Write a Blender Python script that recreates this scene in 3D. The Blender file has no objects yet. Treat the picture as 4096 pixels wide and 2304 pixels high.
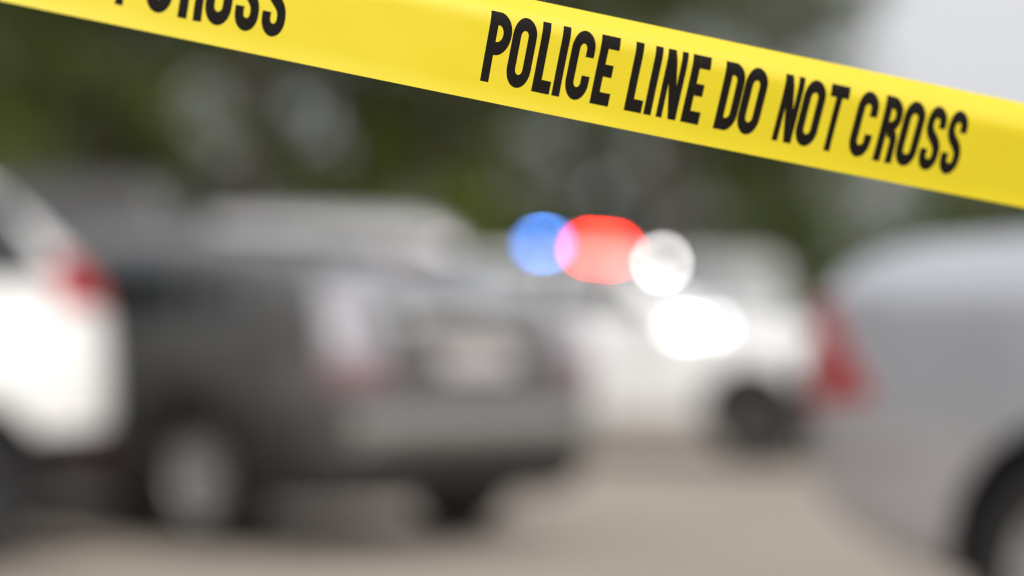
import bpy, bmesh, math, random
from mathutils import Vector, Matrix
from mathutils.bvhtree import BVHTree

sc = bpy.context.scene
C = sc.collection
rad = math.radians

# ------------------------------------------------------------------ camera
CAM_H = 0.90
PITCH = 1.37
cam_data = bpy.data.cameras.new('camera')
cam = bpy.data.objects.new('camera', cam_data)
C.objects.link(cam)
cam.location = (0, 0, CAM_H)
cam.rotation_euler = (rad(90 + PITCH), 0, 0)
cam_data.sensor_width = 36
cam_data.lens = 85
cam_data.clip_start = 0.05
cam_data.clip_end = 2000
cam_data.dof.use_dof = True
cam_data.dof.focus_distance = 1.675
cam_data.dof.aperture_fstop = 1.75
cam_data.dof.aperture_blades = 0
sc.camera = cam

# ------------------------------------------------------------------ sky, sun, exposure
SUN_ELEV, SUN_AZ = 44.0, 156.0          # azimuth clockwise from +Y (north): behind the camera to its right
world = bpy.data.worlds.new('World')
sc.world = world
world.use_nodes = True
wn = world.node_tree.nodes
wl = world.node_tree.links
wn.clear()
w_out = wn.new('ShaderNodeOutputWorld')
w_bg = wn.new('ShaderNodeBackground')
w_sky = wn.new('ShaderNodeTexSky')
w_sky.sky_type = 'NISHITA'
w_sky.sun_disc = False
w_sky.sun_elevation = rad(SUN_ELEV)
w_sky.sun_rotation = rad(SUN_AZ)
w_sky.air_density = 1.0
w_sky.dust_density = 6.0
w_sky.ozone_density = 1.0
w_hsv = wn.new('ShaderNodeHueSaturation')   # thin overcast: the cloud sheet takes the blue out of the sky
w_hsv.inputs['Saturation'].default_value = 0.16
wl.new(w_sky.outputs[0], w_hsv.inputs['Color'])
w_mix = wn.new('ShaderNodeMix')             # the even white cloud layer over that sky
w_mix.data_type = 'RGBA'
w_mix.inputs[0].default_value = 0.72
w_mix.inputs[7].default_value = (5.35, 5.42, 5.68, 1)
wl.new(w_hsv.outputs[0], w_mix.inputs[6])
wl.new(w_mix.outputs[2], w_bg.inputs['Color'])
w_bg.inputs['Strength'].default_value = 0.12
wl.new(w_bg.outputs[0], w_out.inputs[0])

sun_data = bpy.data.lights.new('sun', 'SUN')
sun_data.energy = 2.2
sun_data.angle = rad(10)
sun_data.color = (1.0, 0.955, 0.89)
sun = bpy.data.objects.new('sun', sun_data)
C.objects.link(sun)
_a, _e = rad(SUN_AZ), rad(SUN_ELEV)
_to_sun = Vector((math.sin(_a) * math.cos(_e), math.cos(_a) * math.cos(_e), math.sin(_e)))
sun.rotation_euler = _to_sun.to_track_quat('Z', 'Y').to_euler()

vs = sc.view_settings
vs.view_transform = 'Standard'
vs.look = 'None'
vs.exposure = 0.42
vs.gamma = 1.0
vs.use_curve_mapping = False
sc.render.engine = 'CYCLES'
cy = sc.cycles
cy.use_denoising = True
cy.use_adaptive_sampling = False
cy.filter_width = 1.2
cy.max_bounces = 6
cy.transparent_max_bounces = 8
cy.sample_clamp_indirect = 4.0
cy.caustics_reflective = False
cy.caustics_refractive = False


# ------------------------------------------------------------------ materials
def mat(name, col, rough=0.6, metal=0.0, coat=0.0, var=0.0, scale=8.0, spec=0.5, bump=0.0,
        emit=None, strength=0.0, transl=0.0, ior=None, col2=None):
    m = bpy.data.materials.new(name)
    m.use_nodes = True
    nt = m.node_tree
    p = nt.nodes['Principled BSDF']
    p.inputs['Roughness'].default_value = rough
    p.inputs['Metallic'].default_value = metal
    p.inputs['Coat Weight'].default_value = coat
    p.inputs['Coat Roughness'].default_value = 0.04
    p.inputs['Specular IOR Level'].default_value = spec
    if ior:
        p.inputs['IOR'].default_value = ior
    tc = nt.nodes.new('ShaderNodeTexCoord')
    nz = nt.nodes.new('ShaderNodeTexNoise')
    nz.inputs['Scale'].default_value = scale
    nz.inputs['Detail'].default_value = 5
    nt.links.new(tc.outputs['Object'], nz.inputs['Vector'])
    mx = nt.nodes.new('ShaderNodeMix')
    mx.data_type = 'RGBA'
    c2 = col2 if col2 else tuple(min(1, c * (1 + var)) for c in col)
    c1 = col if col2 else tuple(c * (1 - var) for c in col)
    mx.inputs[6].default_value = (*c1, 1)
    mx.inputs[7].default_value = (*c2, 1)
    nt.links.new(nz.outputs['Fac'], mx.inputs[0])
    nt.links.new(mx.outputs[2], p.inputs['Base Color'])
    if bump:
        b = nt.nodes.new('ShaderNodeBump')
        b.inputs['Strength'].default_value = bump
        b.inputs['Distance'].default_value = 0.02
        nt.links.new(nz.outputs['Fac'], b.inputs['Height'])
        nt.links.new(b.outputs[0], p.inputs['Normal'])
    if emit:
        p.inputs['Emission Color'].default_value = (*emit, 1)
        p.inputs['Emission Strength'].default_value = strength
    if transl:
        t = nt.nodes.new('ShaderNodeBsdfTranslucent')
        nt.links.new(mx.outputs[2], t.inputs['Color'])
        ms = nt.nodes.new('ShaderNodeMixShader')
        ms.inputs[0].default_value = transl
        nt.links.new(p.outputs[0], ms.inputs[1])
        nt.links.new(t.outputs[0], ms.inputs[2])
        nt.links.new(ms.outputs[0], nt.nodes['Material Output'].inputs[0])
    return m


M = {
    'concrete': mat('worn_lot_concrete', (0.190, 0.158, 0.132), 0.9, col2=(0.360, 0.310, 0.265), scale=0.5, bump=0.25),
    'kerb': mat('kerb_concrete', (0.34, 0.32, 0.29), 0.9, var=0.15, scale=5),
    'soil': mat('leaf_litter_and_grass', (0.035, 0.045, 0.018), 0.95, col2=(0.09, 0.085, 0.045), scale=1.3, bump=0.4),
    'white': mat('white_car_paint', (0.80, 0.80, 0.79), 0.30, coat=0.7, var=0.02, scale=3),
    'police_white': mat('patrol_white_paint', (0.90, 0.905, 0.905), 0.28, coat=0.8, var=0.02, scale=3),
    'dark_grey': mat('dark_grey_metallic_paint', (0.066, 0.065, 0.062), 0.30, metal=0.2, coat=0.7, var=0.06, scale=40),
    'silver': mat('silver_metallic_paint', (0.60, 0.615, 0.66), 0.30, metal=0.66, coat=0.6, var=0.04, scale=40),
    'van_silver': mat('pale_silver_van_paint', (0.43, 0.43, 0.445), 0.34, metal=0.25, coat=0.5, var=0.04, scale=20),
    'charcoal': mat('charcoal_van_paint', (0.038, 0.037, 0.038), 0.5, metal=0.1, coat=0.15, var=0.05, scale=20),
    'van_grey': mat('light_grey_van_paint', (0.35, 0.355, 0.35), 0.4, coat=0.5, var=0.04, scale=6),
    'glass': mat('tinted_glass', (0.012, 0.014, 0.016), 0.03, spec=0.5, coat=0.5, ior=1.6),
    'film_glass': mat('reflective_tint_film', (0.05, 0.052, 0.054), 0.06, spec=1.0, coat=1.0, ior=3.6),
    'black_plastic': mat('black_plastic', (0.016, 0.016, 0.017), 0.55, var=0.1),
    'rubber': mat('tyre_rubber', (0.012, 0.012, 0.012), 0.85, var=0.15, scale=20),
    'alloy': mat('alloy_rim', (0.36, 0.36, 0.35), 0.5, metal=0.25, var=0.05),
    'dark_alloy': mat('dark_steel_rim', (0.09, 0.088, 0.085), 0.45, metal=0.5),
    'chrome': mat('chrome', (0.75, 0.75, 0.75), 0.08, metal=1.0),
    'bumper_grey': mat('pale_grey_bumper', (0.17, 0.17, 0.162), 0.45, var=0.06, scale=6),
    'reflector': mat('dark_red_reflector', (0.07, 0.008, 0.009), 0.3),
    'satin': mat('satin_chrome', (0.62, 0.62, 0.60), 0.30, metal=0.9),
    'tail_red': mat('red_tail_lens', (0.36, 0.007, 0.010), 0.2, coat=0.25, spec=0.4),
    'tail_pink': mat('dull_red_tail_lens', (0.17, 0.085, 0.092), 0.15, coat=0.8),
    'tail_clear': mat('clear_tail_lens', (0.29, 0.28, 0.305), 0.15, coat=0.7),
    'head_clear': mat('clear_head_lens', (0.62, 0.64, 0.66), 0.08, coat=1.0),
    'plate_dull': mat('dull_number_plate', (0.46, 0.42, 0.42), 0.45, var=0.05),
    'plate': mat('number_plate', (0.74, 0.69, 0.69), 0.4, var=0.03),
    'grille': mat('grille_black', (0.02, 0.02, 0.02), 0.35),
    'blue_lamp': mat('blue_flasher', (0.05, 0.12, 0.5), 0.3, emit=(0.085, 0.29, 0.95), strength=54),
    'red_lamp': mat('red_flasher', (0.5, 0.02, 0.02), 0.3, emit=(1.0, 0.014, 0.007), strength=120),
    'white_lamp': mat('white_lamp', (0.8, 0.8, 0.8), 0.3, emit=(1.0, 0.985, 0.95), strength=44),
    'glint_wide': mat('white_wing_glint', (0.8, 0.8, 0.8), 0.3, emit=(1.0, 0.99, 0.97), strength=6.5),  # emission imitating a bright reflection on the patrol car's wing
    'glint_dim': mat('white_wing_glint_dim', (0.8, 0.8, 0.8), 0.3, emit=(1.0, 0.99, 0.97), strength=7),  # the smaller of the two wing reflections, likewise emitted
    'bark': mat('pine_bark', (0.055, 0.042, 0.034), 0.95, var=0.35, scale=9, bump=0.6),
    'leaf_dark': mat('dark_foliage', (0.042, 0.056, 0.014), 0.7, col2=(0.082, 0.098, 0.028), scale=0.7, spec=0.12, transl=0.12),
    'leaf_mid': mat('mid_foliage', (0.040, 0.058, 0.018), 0.7, col2=(0.075, 0.090, 0.030), scale=0.8, spec=0.12, transl=0.2),
    'leaf_light': mat('yellow_green_foliage', (0.11, 0.14, 0.018), 0.65, col2=(0.17, 0.20, 0.032), scale=1.0, spec=0.12, transl=0.25),
}


# ------------------------------------------------------------------ helpers
def link(name, me, m=None, parent=None):
    o = bpy.data.objects.new(name, me)
    C.objects.link(o)
    if m is not None and me is not None and len(me.materials) == 0:
        me.materials.append(m)
    if parent is not None:
        o.parent = parent
    return o


def pymesh(name, verts, faces, smooth=True, sharp=45):
    me = bpy.data.meshes.new(name)
    me.from_pydata([tuple(v) for v in verts], [], faces)
    me.update()
    if smooth:
        me.shade_smooth()
        if sharp:
            me.set_sharp_from_angle(angle=rad(sharp))
    return me


def tag(o, label, cat, group=None):
    o['label'] = label
    o['category'] = cat
    if group:
        o['group'] = group
    return o


def thing(name, label, cat, loc=(0, 0, 0), rz=0.0, group=None):
    o = bpy.data.objects.new(name, None)
    C.objects.link(o)
    o.location = loc
    o.rotation_euler = (0, 0, rz)
    return tag(o, label, cat, group)


def lathe(profile, n=40, axis='Y'):
    """profile: (radius, along) closed loop"""
    v, f = [], []
    k = len(profile)
    for i in range(n):
        a = 2 * math.pi * i / n
        for r, t in profile:
            v.append((r * math.cos(a), t, r * math.sin(a)) if axis == 'Y' else (r * math.cos(a), r * math.sin(a), t))
    for i in range(n):
        for j in range(k):
            a, b = i * k + j, i * k + (j + 1) % k
            c, d = ((i + 1) % n) * k + (j + 1) % k, ((i + 1) % n) * k + j
            f.append((a, b, c, d))
    return v, f


def boxv(x0, x1, y0, y1, z0, z1):
    v = [(x, y, z) for x in (x0, x1) for y in (y0, y1) for z in (z0, z1)]
    f = [(0, 1, 3, 2), (4, 6, 7, 5), (0, 4, 5, 1), (2, 3, 7, 6), (0, 2, 6, 4), (1, 5, 7, 3)]
    return v, f


def rbox(name, c, s, r=0.02, mtl=None, parent=None, seg=2):
    bm = bmesh.new()
    bmesh.ops.create_cube(bm, size=1.0)
    for v in bm.verts:
        v.co = Vector((v.co.x * s[0], v.co.y * s[1], v.co.z * s[2]))
    bmesh.ops.bevel(bm, geom=bm.edges[:], offset=r, segments=seg, affect='EDGES', profile=0.5)
    for v in bm.verts:
        v.co += Vector(c)
    me = bpy.data.meshes.new(name)
    bm.to_mesh(me)
    bm.free()
    me.shade_smooth()
    me.set_sharp_from_angle(angle=rad(50))
    return link(name, me, mtl, parent)


def curve1d(pts, sig=0.035):
    """piecewise linear profile, softened"""
    x0, x1 = pts[0][0], pts[-1][0]
    n = 500

    def lin(x):
        if x <= x0:
            return pts[0][1]
        for (a, za), (b, zb) in zip(pts, pts[1:]):
            if x <= b:
                return za + (zb - za) * (x - a) / (b - a)
        return pts[-1][1]
    raw = [lin(x0 + (x1 - x0) * i / (n - 1)) for i in range(n)]
    st = (x1 - x0) / (n - 1)

    def f(x):
        t = (x - x0) / st
        # softer in the middle, exact at both ends
        s = min(sig, max(0.0, (x - x0)) * 0.6, max(0.0, (x1 - x)) * 0.6)
        if s < st * 0.5:
            return lin(x)
        k = int(3 * s / st) + 1
        acc = w = 0.0
        i0 = int(round(t))
        for i in range(max(0, i0 - k), min(n, i0 + k + 1)):
            g = math.exp(-0.5 * ((i - t) * st / s) ** 2)
            acc += g * raw[i]
            w += g
        return acc / w
    return f


# ------------------------------------------------------------------ vehicles
class Car:
    def __init__(self, name, label, cat, loc, fwd, sp):
        self.sp = sp
        self.root = thing(name, label, cat, (loc[0], loc[1], 0.004), math.atan2(fwd[1], fwd[0]))
        self.top = curve1d(sp['top'])
        self.bot = curve1d(sp['bot'])
        self.belt = curve1d(sp['belt'])
        self.plan = curve1d(sp['plan'], 0.05)
        self.shell()

    # -- body
    def section(self, x):
        sp = self.sp
        zb, zt, hw = self.bot(x), self.top(x), self.plan(x)
        zs = max(min(self.belt(x), zt - 0.03), zb + 0.05)
        tum = sp.get('tumble', 0.28)
        pts = [(0, zb), (0.35 * hw, zb), (0.65 * hw, zb), (0.86 * hw, zb + 0.006), (0.925 * hw, zb + 0.03 * (zs - zb) / 0.6)]
        for s in (0.09, 0.16, 0.24, 0.33, 0.42, 0.5, 0.58, 0.66, 0.74, 0.82, 0.89, 0.95, 1.0):
            y = hw * (1 - 0.038 * ((s - 0.55) / 0.45) ** 2)
            if 0.42 < s < 0.70:
                y += 0.006 * math.cos((s - 0.56) / 0.14 * math.pi / 2)
            pts.append((y, zb + s * (zs - zb)))
        hg = max(zt - zs, 0.0)
        e = 2 / (2.4 + sp.get('boxy', 3.4) * min(1, hg / 0.45))
        for i in range(1, 15):
            th = math.pi / 2 * i / 14
            c_, s_ = max(math.cos(th), 0.0) ** e, math.sin(th) ** e
            if i == 14:
                c_ = 0
            y = 0.962 * hw * c_ * (1 - tum * hg * s_) * (1 - 0.022 * min(1, hg / 0.3))
            pts.append((y, zs + hg * s_))
        return pts

    def shell(self):
        sp = self.sp
        x0, x1 = sp['top'][0][0], sp['top'][-1][0]
        N = 88
        rings = []
        for i in range(N):
            t = i / (N - 1)
            tt = 0.5 * (1 - math.cos(math.pi * t))
            tt = 0.55 * tt + 0.45 * t if 0 < i < N - 1 else tt
            if i in (1, N - 2):
                tt = 0.0022 if i == 1 else 1 - 0.0022
            x = x0 + (x1 - x0) * tt
            rings.append((x, self.section(x)))
        k = len(rings[0][1])
        verts, faces = [], []
        per = 2 * k - 2
        for x, pts in rings:
            loop = [(x, y, z) for y, z in pts] + [(x, -y, z) for y, z in pts[k - 2:0:-1]]
            verts += loop
        for i in range(len(rings) - 1):
            for j in range(per):
                a, b = i * per + j, i * per + (j + 1) % per
                faces.append((a, a + per, b + per, b))
        for base, flip in ((0, False), ((len(rings) - 1) * per, True)):
            for j in range(k - 1):
                a, b = base + j, base + j + 1
                c, d = base + (per - j - 1) % per, base + (per - j) % per
                q = []
                for t in (a, b, c, d):
                    if t not in q:
                        q.append(t)
                if len(q) >= 3:
                    faces.append(tuple(q) if not flip else tuple(reversed(q)))
        me = pymesh('body', verts, faces, True, None)
        bm = bmesh.new()
        bm.from_mesh(me)
        bmesh.ops.remove_doubles(bm, verts=bm.verts, dist=0.0004)
        bmesh.ops.recalc_face_normals(bm, faces=bm.faces)
        bm.to_mesh(me)
        self.bvh = BVHTree.FromBMesh(bm)
        bm.free()
        # wheel arches cut out of the shell
        tmp = bpy.data.objects.new('tmp', me)
        C.objects.link(tmp)
        cutters = []
        R = sp['R']
        for ax in sp['axles']:
            for s in (-1, 1):
                hw = self.plan(ax)
                v, f = lathe([(0.0005, -0.20), (R + 0.055, -0.20), (R + 0.055, 0.2), (0.0005, 0.2)], 40)
                cm = pymesh('cut', [(p[0] + ax, p[1] + s * (hw - 0.055), p[2] + R) for p in v], f, False)
                cb = bmesh.new()
                cb.from_mesh(cm)
                bmesh.ops.remove_doubles(cb, verts=cb.verts, dist=0.0012)
                bmesh.ops.dissolve_degenerate(cb, dist=0.0005, edges=cb.edges[:])
                bmesh.ops.recalc_face_normals(cb, faces=cb.faces)
                cb.to_mesh(cm)
                cb.free()
                co = bpy.data.objects.new('cut', cm)
                C.objects.link(co)
                cutters.append(co)
                md = tmp.modifiers.new('b', 'BOOLEAN')
                md.operation = 'DIFFERENCE'
                md.solver = 'EXACT'
                md.object = co
        dg = bpy.context.evaluated_depsgraph_get()
        dg.update()
        out = bpy.data.meshes.new_from_object(tmp.evaluated_get(dg))
        for o in cutters + [tmp]:
            bpy.data.objects.remove(o)
        out.name = 'body'
        out.materials.clear()
        out.materials.append(sp['paint'])
        out.materials.append(M['black_plastic'])
        for p in out.polygons:
            c = p.center
            inside = False
            for ax in sp['axles']:
                r = math.hypot(c.x - ax, c.z - R)
                if r < R + 0.058 and abs(c.y) < self.plan(ax) * 1.02 and (r > R + 0.04 or abs(p.normal.y) > 0.9) and abs(c.y) < self.plan(ax) - 0.005:
                    inside = True
            p.material_index = 1 if inside else 0
        cz = sp.get('cladding')
        if cz:
            bm = bmesh.new()
            bm.from_mesh(out)
            up = [f for f in bm.faces if f.calc_center_median().z >= cz]
            b2 = bm.copy()
            bmesh.ops.delete(bm, geom=[f for f in bm.faces if f.calc_center_median().z < cz], context='FACES')
            bmesh.ops.delete(b2, geom=[f for f in b2.faces if f.calc_center_median().z >= cz], context='FACES')
            bm.to_mesh(out)
            lo = bpy.data.meshes.new('lower_cladding')
            b2.to_mesh(lo)
            bm.free()
            b2.free()
            for p in lo.polygons:
                p.material_index = 0
            lo.shade_smooth()
            lo.set_sharp_from_angle(angle=rad(38))
            link('lower_cladding', lo, M['black_plastic'], self.root)
        out.shade_smooth()
        out.set_sharp_from_angle(angle=rad(38))
        self.body = link('body', out, None, self.root)

    # -- panels laid on the shell
    def patch(self, name, low, high, yaw, mtl, parent=None, off=0.004, back=0.02, cols=12, rows=6, bulge=0.0):
        """low/high: polylines (a, z) seen when looking along `yaw` (degrees, car frame)"""
        ya = rad(yaw)
        dv = Vector((math.cos(ya), math.sin(ya), 0))
        lat = Vector((-dv.y, dv.x, 0))

        def resample(pl, n):
            d = [0]
            for p, q in zip(pl, pl[1:]):
                d.append(d[-1] + math.hypot(q[0] - p[0], q[1] - p[1]))
            out = []
            for i in range(n):
                t = d[-1] * i / (n - 1)
                for j in range(len(pl) - 1):
                    if t <= d[j + 1] + 1e-9:
                        u = (t - d[j]) / max(d[j + 1] - d[j], 1e-9)
                        out.append((pl[j][0] + (pl[j + 1][0] - pl[j][0]) * u, pl[j][1] + (pl[j + 1][1] - pl[j][1]) * u))
                        break
            return out
        lo, hi = resample(low, cols), resample(high, cols)
        outer, inner = [], []
        for r in range(rows):
            t = r / (rows - 1)
            for i in range(cols):
                a = lo[i][0] + (hi[i][0] - lo[i][0]) * t
                z = lo[i][1] + (hi[i][1] - lo[i][1]) * t
                o = lat * a + Vector((0, 0, z)) - dv * 5
                hit, nrm, _, _ = self.bvh.ray_cast(o, dv)
                if hit is None:
                    hit, nrm, _, _ = self.bvh.find_nearest(o + dv * 3.0)
                if nrm.dot(dv) > 0:
                    nrm = -nrm
                outer.append(hit + nrm * (off + bulge * math.sin(math.pi * t) * min(1.0, 6 * i / (cols - 1), 6 * (cols - 1 - i) / (cols - 1))))
                inner.append(hit + dv * back)
        n = rows * cols
        verts = outer + inner
        faces = []
        fl = []
        for r in range(rows - 1):
            for i in range(cols - 1):
                a = r * cols + i
                faces.append((a, a + 1, a + cols + 1, a + cols))
                faces.append((n + a, n + a + cols, n + a + cols + 1, n + a + 1))
        ring = [i for i in range(cols)] + [r * cols + cols - 1 for r in range(1, rows)] + \
               [(rows - 1) * cols + i for i in range(cols - 2, -1, -1)] + [r * cols for r in range(rows - 2, 0, -1)]
        for a, b in zip(ring, ring[1:] + ring[:1]):
            faces.append((b, a, n + a, n + b))
        bm = bmesh.new()
        me = pymesh(name, verts, faces, True, 40)
        bm.from_mesh(me)
        bmesh.ops.recalc_face_normals(bm, faces=bm.faces)
        bm.to_mesh(me)
        bm.free()
        me.shade_smooth()
        me.set_sharp_from_angle(angle=rad(40))
        return link(name, me, mtl, parent or self.root)

    def side_yaw(self, s):
        return -90 if s > 0 else 90       # looking from the left (+y) side, from the right side

    def side(self, name, low, high, s, mtl, **kw):
        yaw = self.side_yaw(s)
        # lateral axis for yaw -90 is +x, for yaw +90 is -x
        g = 1 if s > 0 else -1
        return self.patch(name, [(g * x, z) for x, z in low], [(g * x, z) for x, z in high], yaw, mtl, **kw)

    def wheels(self, rim_mat, track_in=0.075, spokes=5):
        sp = self.sp
        R = sp['R']
        w = 0.105
        ri = R * 0.66
        tyre_p = [(ri, -w * 0.9), (R * 0.86, -w), (R * 0.96, -w * 0.92), (R, -w * 0.68), (R, w * 0.68), (R * 0.96, w * 0.92),
                  (R * 0.86, w), (ri, w * 0.9), (ri - 0.012, w * 0.6), (ri - 0.012, -w * 0.6)]
        tv, tf = lathe(tyre_p, 48)
        tyre = pymesh('wheel', tv, tf, True, 35)
        v, f = lathe([(0.002, -0.035), (ri - 0.03, -0.035), (ri - 0.015, -0.075), (ri + 0.004, -0.085), (ri + 0.004, -0.06), (ri - 0.03, 0.0), (0.002, 0.0)], 40)
        for i in range(spokes):
            a = 2 * math.pi * i / spokes + 0.3
            ca, sa = math.cos(a), math.sin(a)
            b = len(v)
            for r, hw_, y0 in ((0.03, 0.045, -0.06), (ri - 0.012, 0.03, -0.078)):
                for yy in (y0, -0.02):
                    for sgn in (-1, 1):
                        v.append((r * ca - sgn * hw_ * sa, yy, r * sa + sgn * hw_ * ca))
            f += [(b, b + 1, b + 5, b + 4), (b, b + 2, b + 3, b + 1), (b + 4, b + 5, b + 7, b + 6), (b, b + 4, b + 6, b + 2), (b + 1, b + 3, b + 7, b + 5)]
        rim = pymesh('rim', v, f, True, 30)
        hv, hf = lathe([(0.001, -0.085), (0.035, -0.08), (0.04, -0.03), (0.001, -0.03)], 20)
        hub = pymesh('hub_cap', hv, hf, True, 30)
        for me, mm in ((tyre, M['rubber']), (rim, rim_mat), (hub, M['alloy'])):
            me.materials.append(mm)
        for ax in sp['axles']:
            for s in (-1, 1):
                wl_ = link('wheel', tyre, None, self.root)
                wl_.location = (ax, s * (self.plan(ax) - track_in - w + 0.04), R)
                wl_.rotation_euler = (0, 0, math.pi if s > 0 else 0)
                r = link('rim', rim, None, wl_)
                h = link('hub_cap', hub, None, wl_)

    def side_windows(self, xa0, xa1, xb, xc1, xc0, lift=0.035, drop=0.10, quarter=None):
        for s in (1, -1):
            zb = lambda x: self.belt(x) + lift
            zt = lambda x: self.top(max(min(x, xa1), xc1)) - drop
            nm = 'door_window'
            self.side(nm, [(xb + 0.035, zb(xb)), (xa0, zb(xa0))], [(xb + 0.035, zt(xb)), ((xb + xa1) / 2, zt((xb + xa1) / 2)), (xa1, zt(xa1))], s, M['glass'], off=0.003)
            self.side(nm, [(xc0, zb(xc0)), (xb - 0.035, zb(xb))], [(xc1, zt(xc1)), ((xb + xc1) / 2, zt((xb + xc1) / 2)), (xb - 0.035, zt(xb))], s, M['glass'], off=0.003)
            if quarter:
                q0, q1 = quarter
                self.side('quarter_window', [(q0, zb(q0) + 0.03), (xc0 - 0.07, zb(xc0))], [(q1, zt(xc1) - 0.03), (xc1 - 0.07, zt(xc1))], s, M['glass'], off=0.003)

    def doors(self, xf, xb, xr, zlo, arch_cut=0.0):
        for s in (1, -1):
            for a, b, rear in ((xb + 0.006, xf, False), (xr, xb - 0.006, True)):
                hi = [(a, self.belt(a) - 0.012), ((a + b) / 2, self.belt((a + b) / 2) - 0.012), (b, self.belt(b) - 0.012)]
                lo = [(a + (arch_cut if rear else 0), zlo), (b, zlo)]
                d = self.side('door', lo, hi, s, self.sp['paint'], off=0.004, cols=14, rows=10)
                hx = a + 0.12
                zz = self.belt(hx) - 0.13
                self.side('door_handle', [(hx, zz), (hx + 0.17, zz)], [(hx, zz + 0.028), (hx + 0.17, zz + 0.028)], s, self.sp['paint'], parent=d, off=0.035, cols=4, rows=3)

    def glass_end(self, name, yaw, z0, z1, y0, y1, bow=0.0, glass='glass', **kw):
        return self.patch(name, [(-y0, z0 + bow), (0, z0), (y0, z0 + bow)], [(-y1, z1 - bow), (0, z1), (y1, z1 - bow)], yaw, M[glass], off=0.003, cols=16, rows=8, **kw)

    def mirrors(self, x, z, mtl):
        for s in (1, -1):
            y = self.plan(x) * 0.965
            o = rbox('side_mirror', (x, s * (y + 0.11), z), (0.12, 0.20, 0.14), 0.045, mtl, self.root, 3)
            rbox('mirror_glass', (x - 0.063, s * (y + 0.11), z), (0.006, 0.16, 0.10), 0.002, M['chrome'], o, 1)
            rbox('mirror_arm', (x + 0.01, s * (y + 0.0), z - 0.05), (0.06, 0.10, 0.03), 0.01, M['black_plastic'], o, 1)

    def corner_light(self, name, s, rear, low, high, mtl, spread=45, **kw):
        """low/high given as (outward offset along the diagonal view, z), outward positive"""
        if rear:
            yaw = -spread if s > 0 else spread          # looking forward and inward
        else:
            yaw = 180 + spread if s > 0 else 180 - spread
        ya = rad(yaw)
        dv = Vector((math.cos(ya), math.sin(ya)))
        lat = Vector((-dv.y, dv.x))
        g = 1 if lat.y * s > 0 else -1
        return self.patch(name, [(g * a, z) for a, z in low], [(g * a, z) for a, z in high], yaw, mtl, **kw)


def diag(x, y, spread, rear=True):
    """outward coordinate of the point (x, |y|) in a corner_light view"""
    if rear:
        return abs(y) * math.cos(rad(spread)) + x * math.sin(rad(spread))
    return abs(y) * math.cos(rad(spread)) - x * math.sin(rad(spread))


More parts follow.
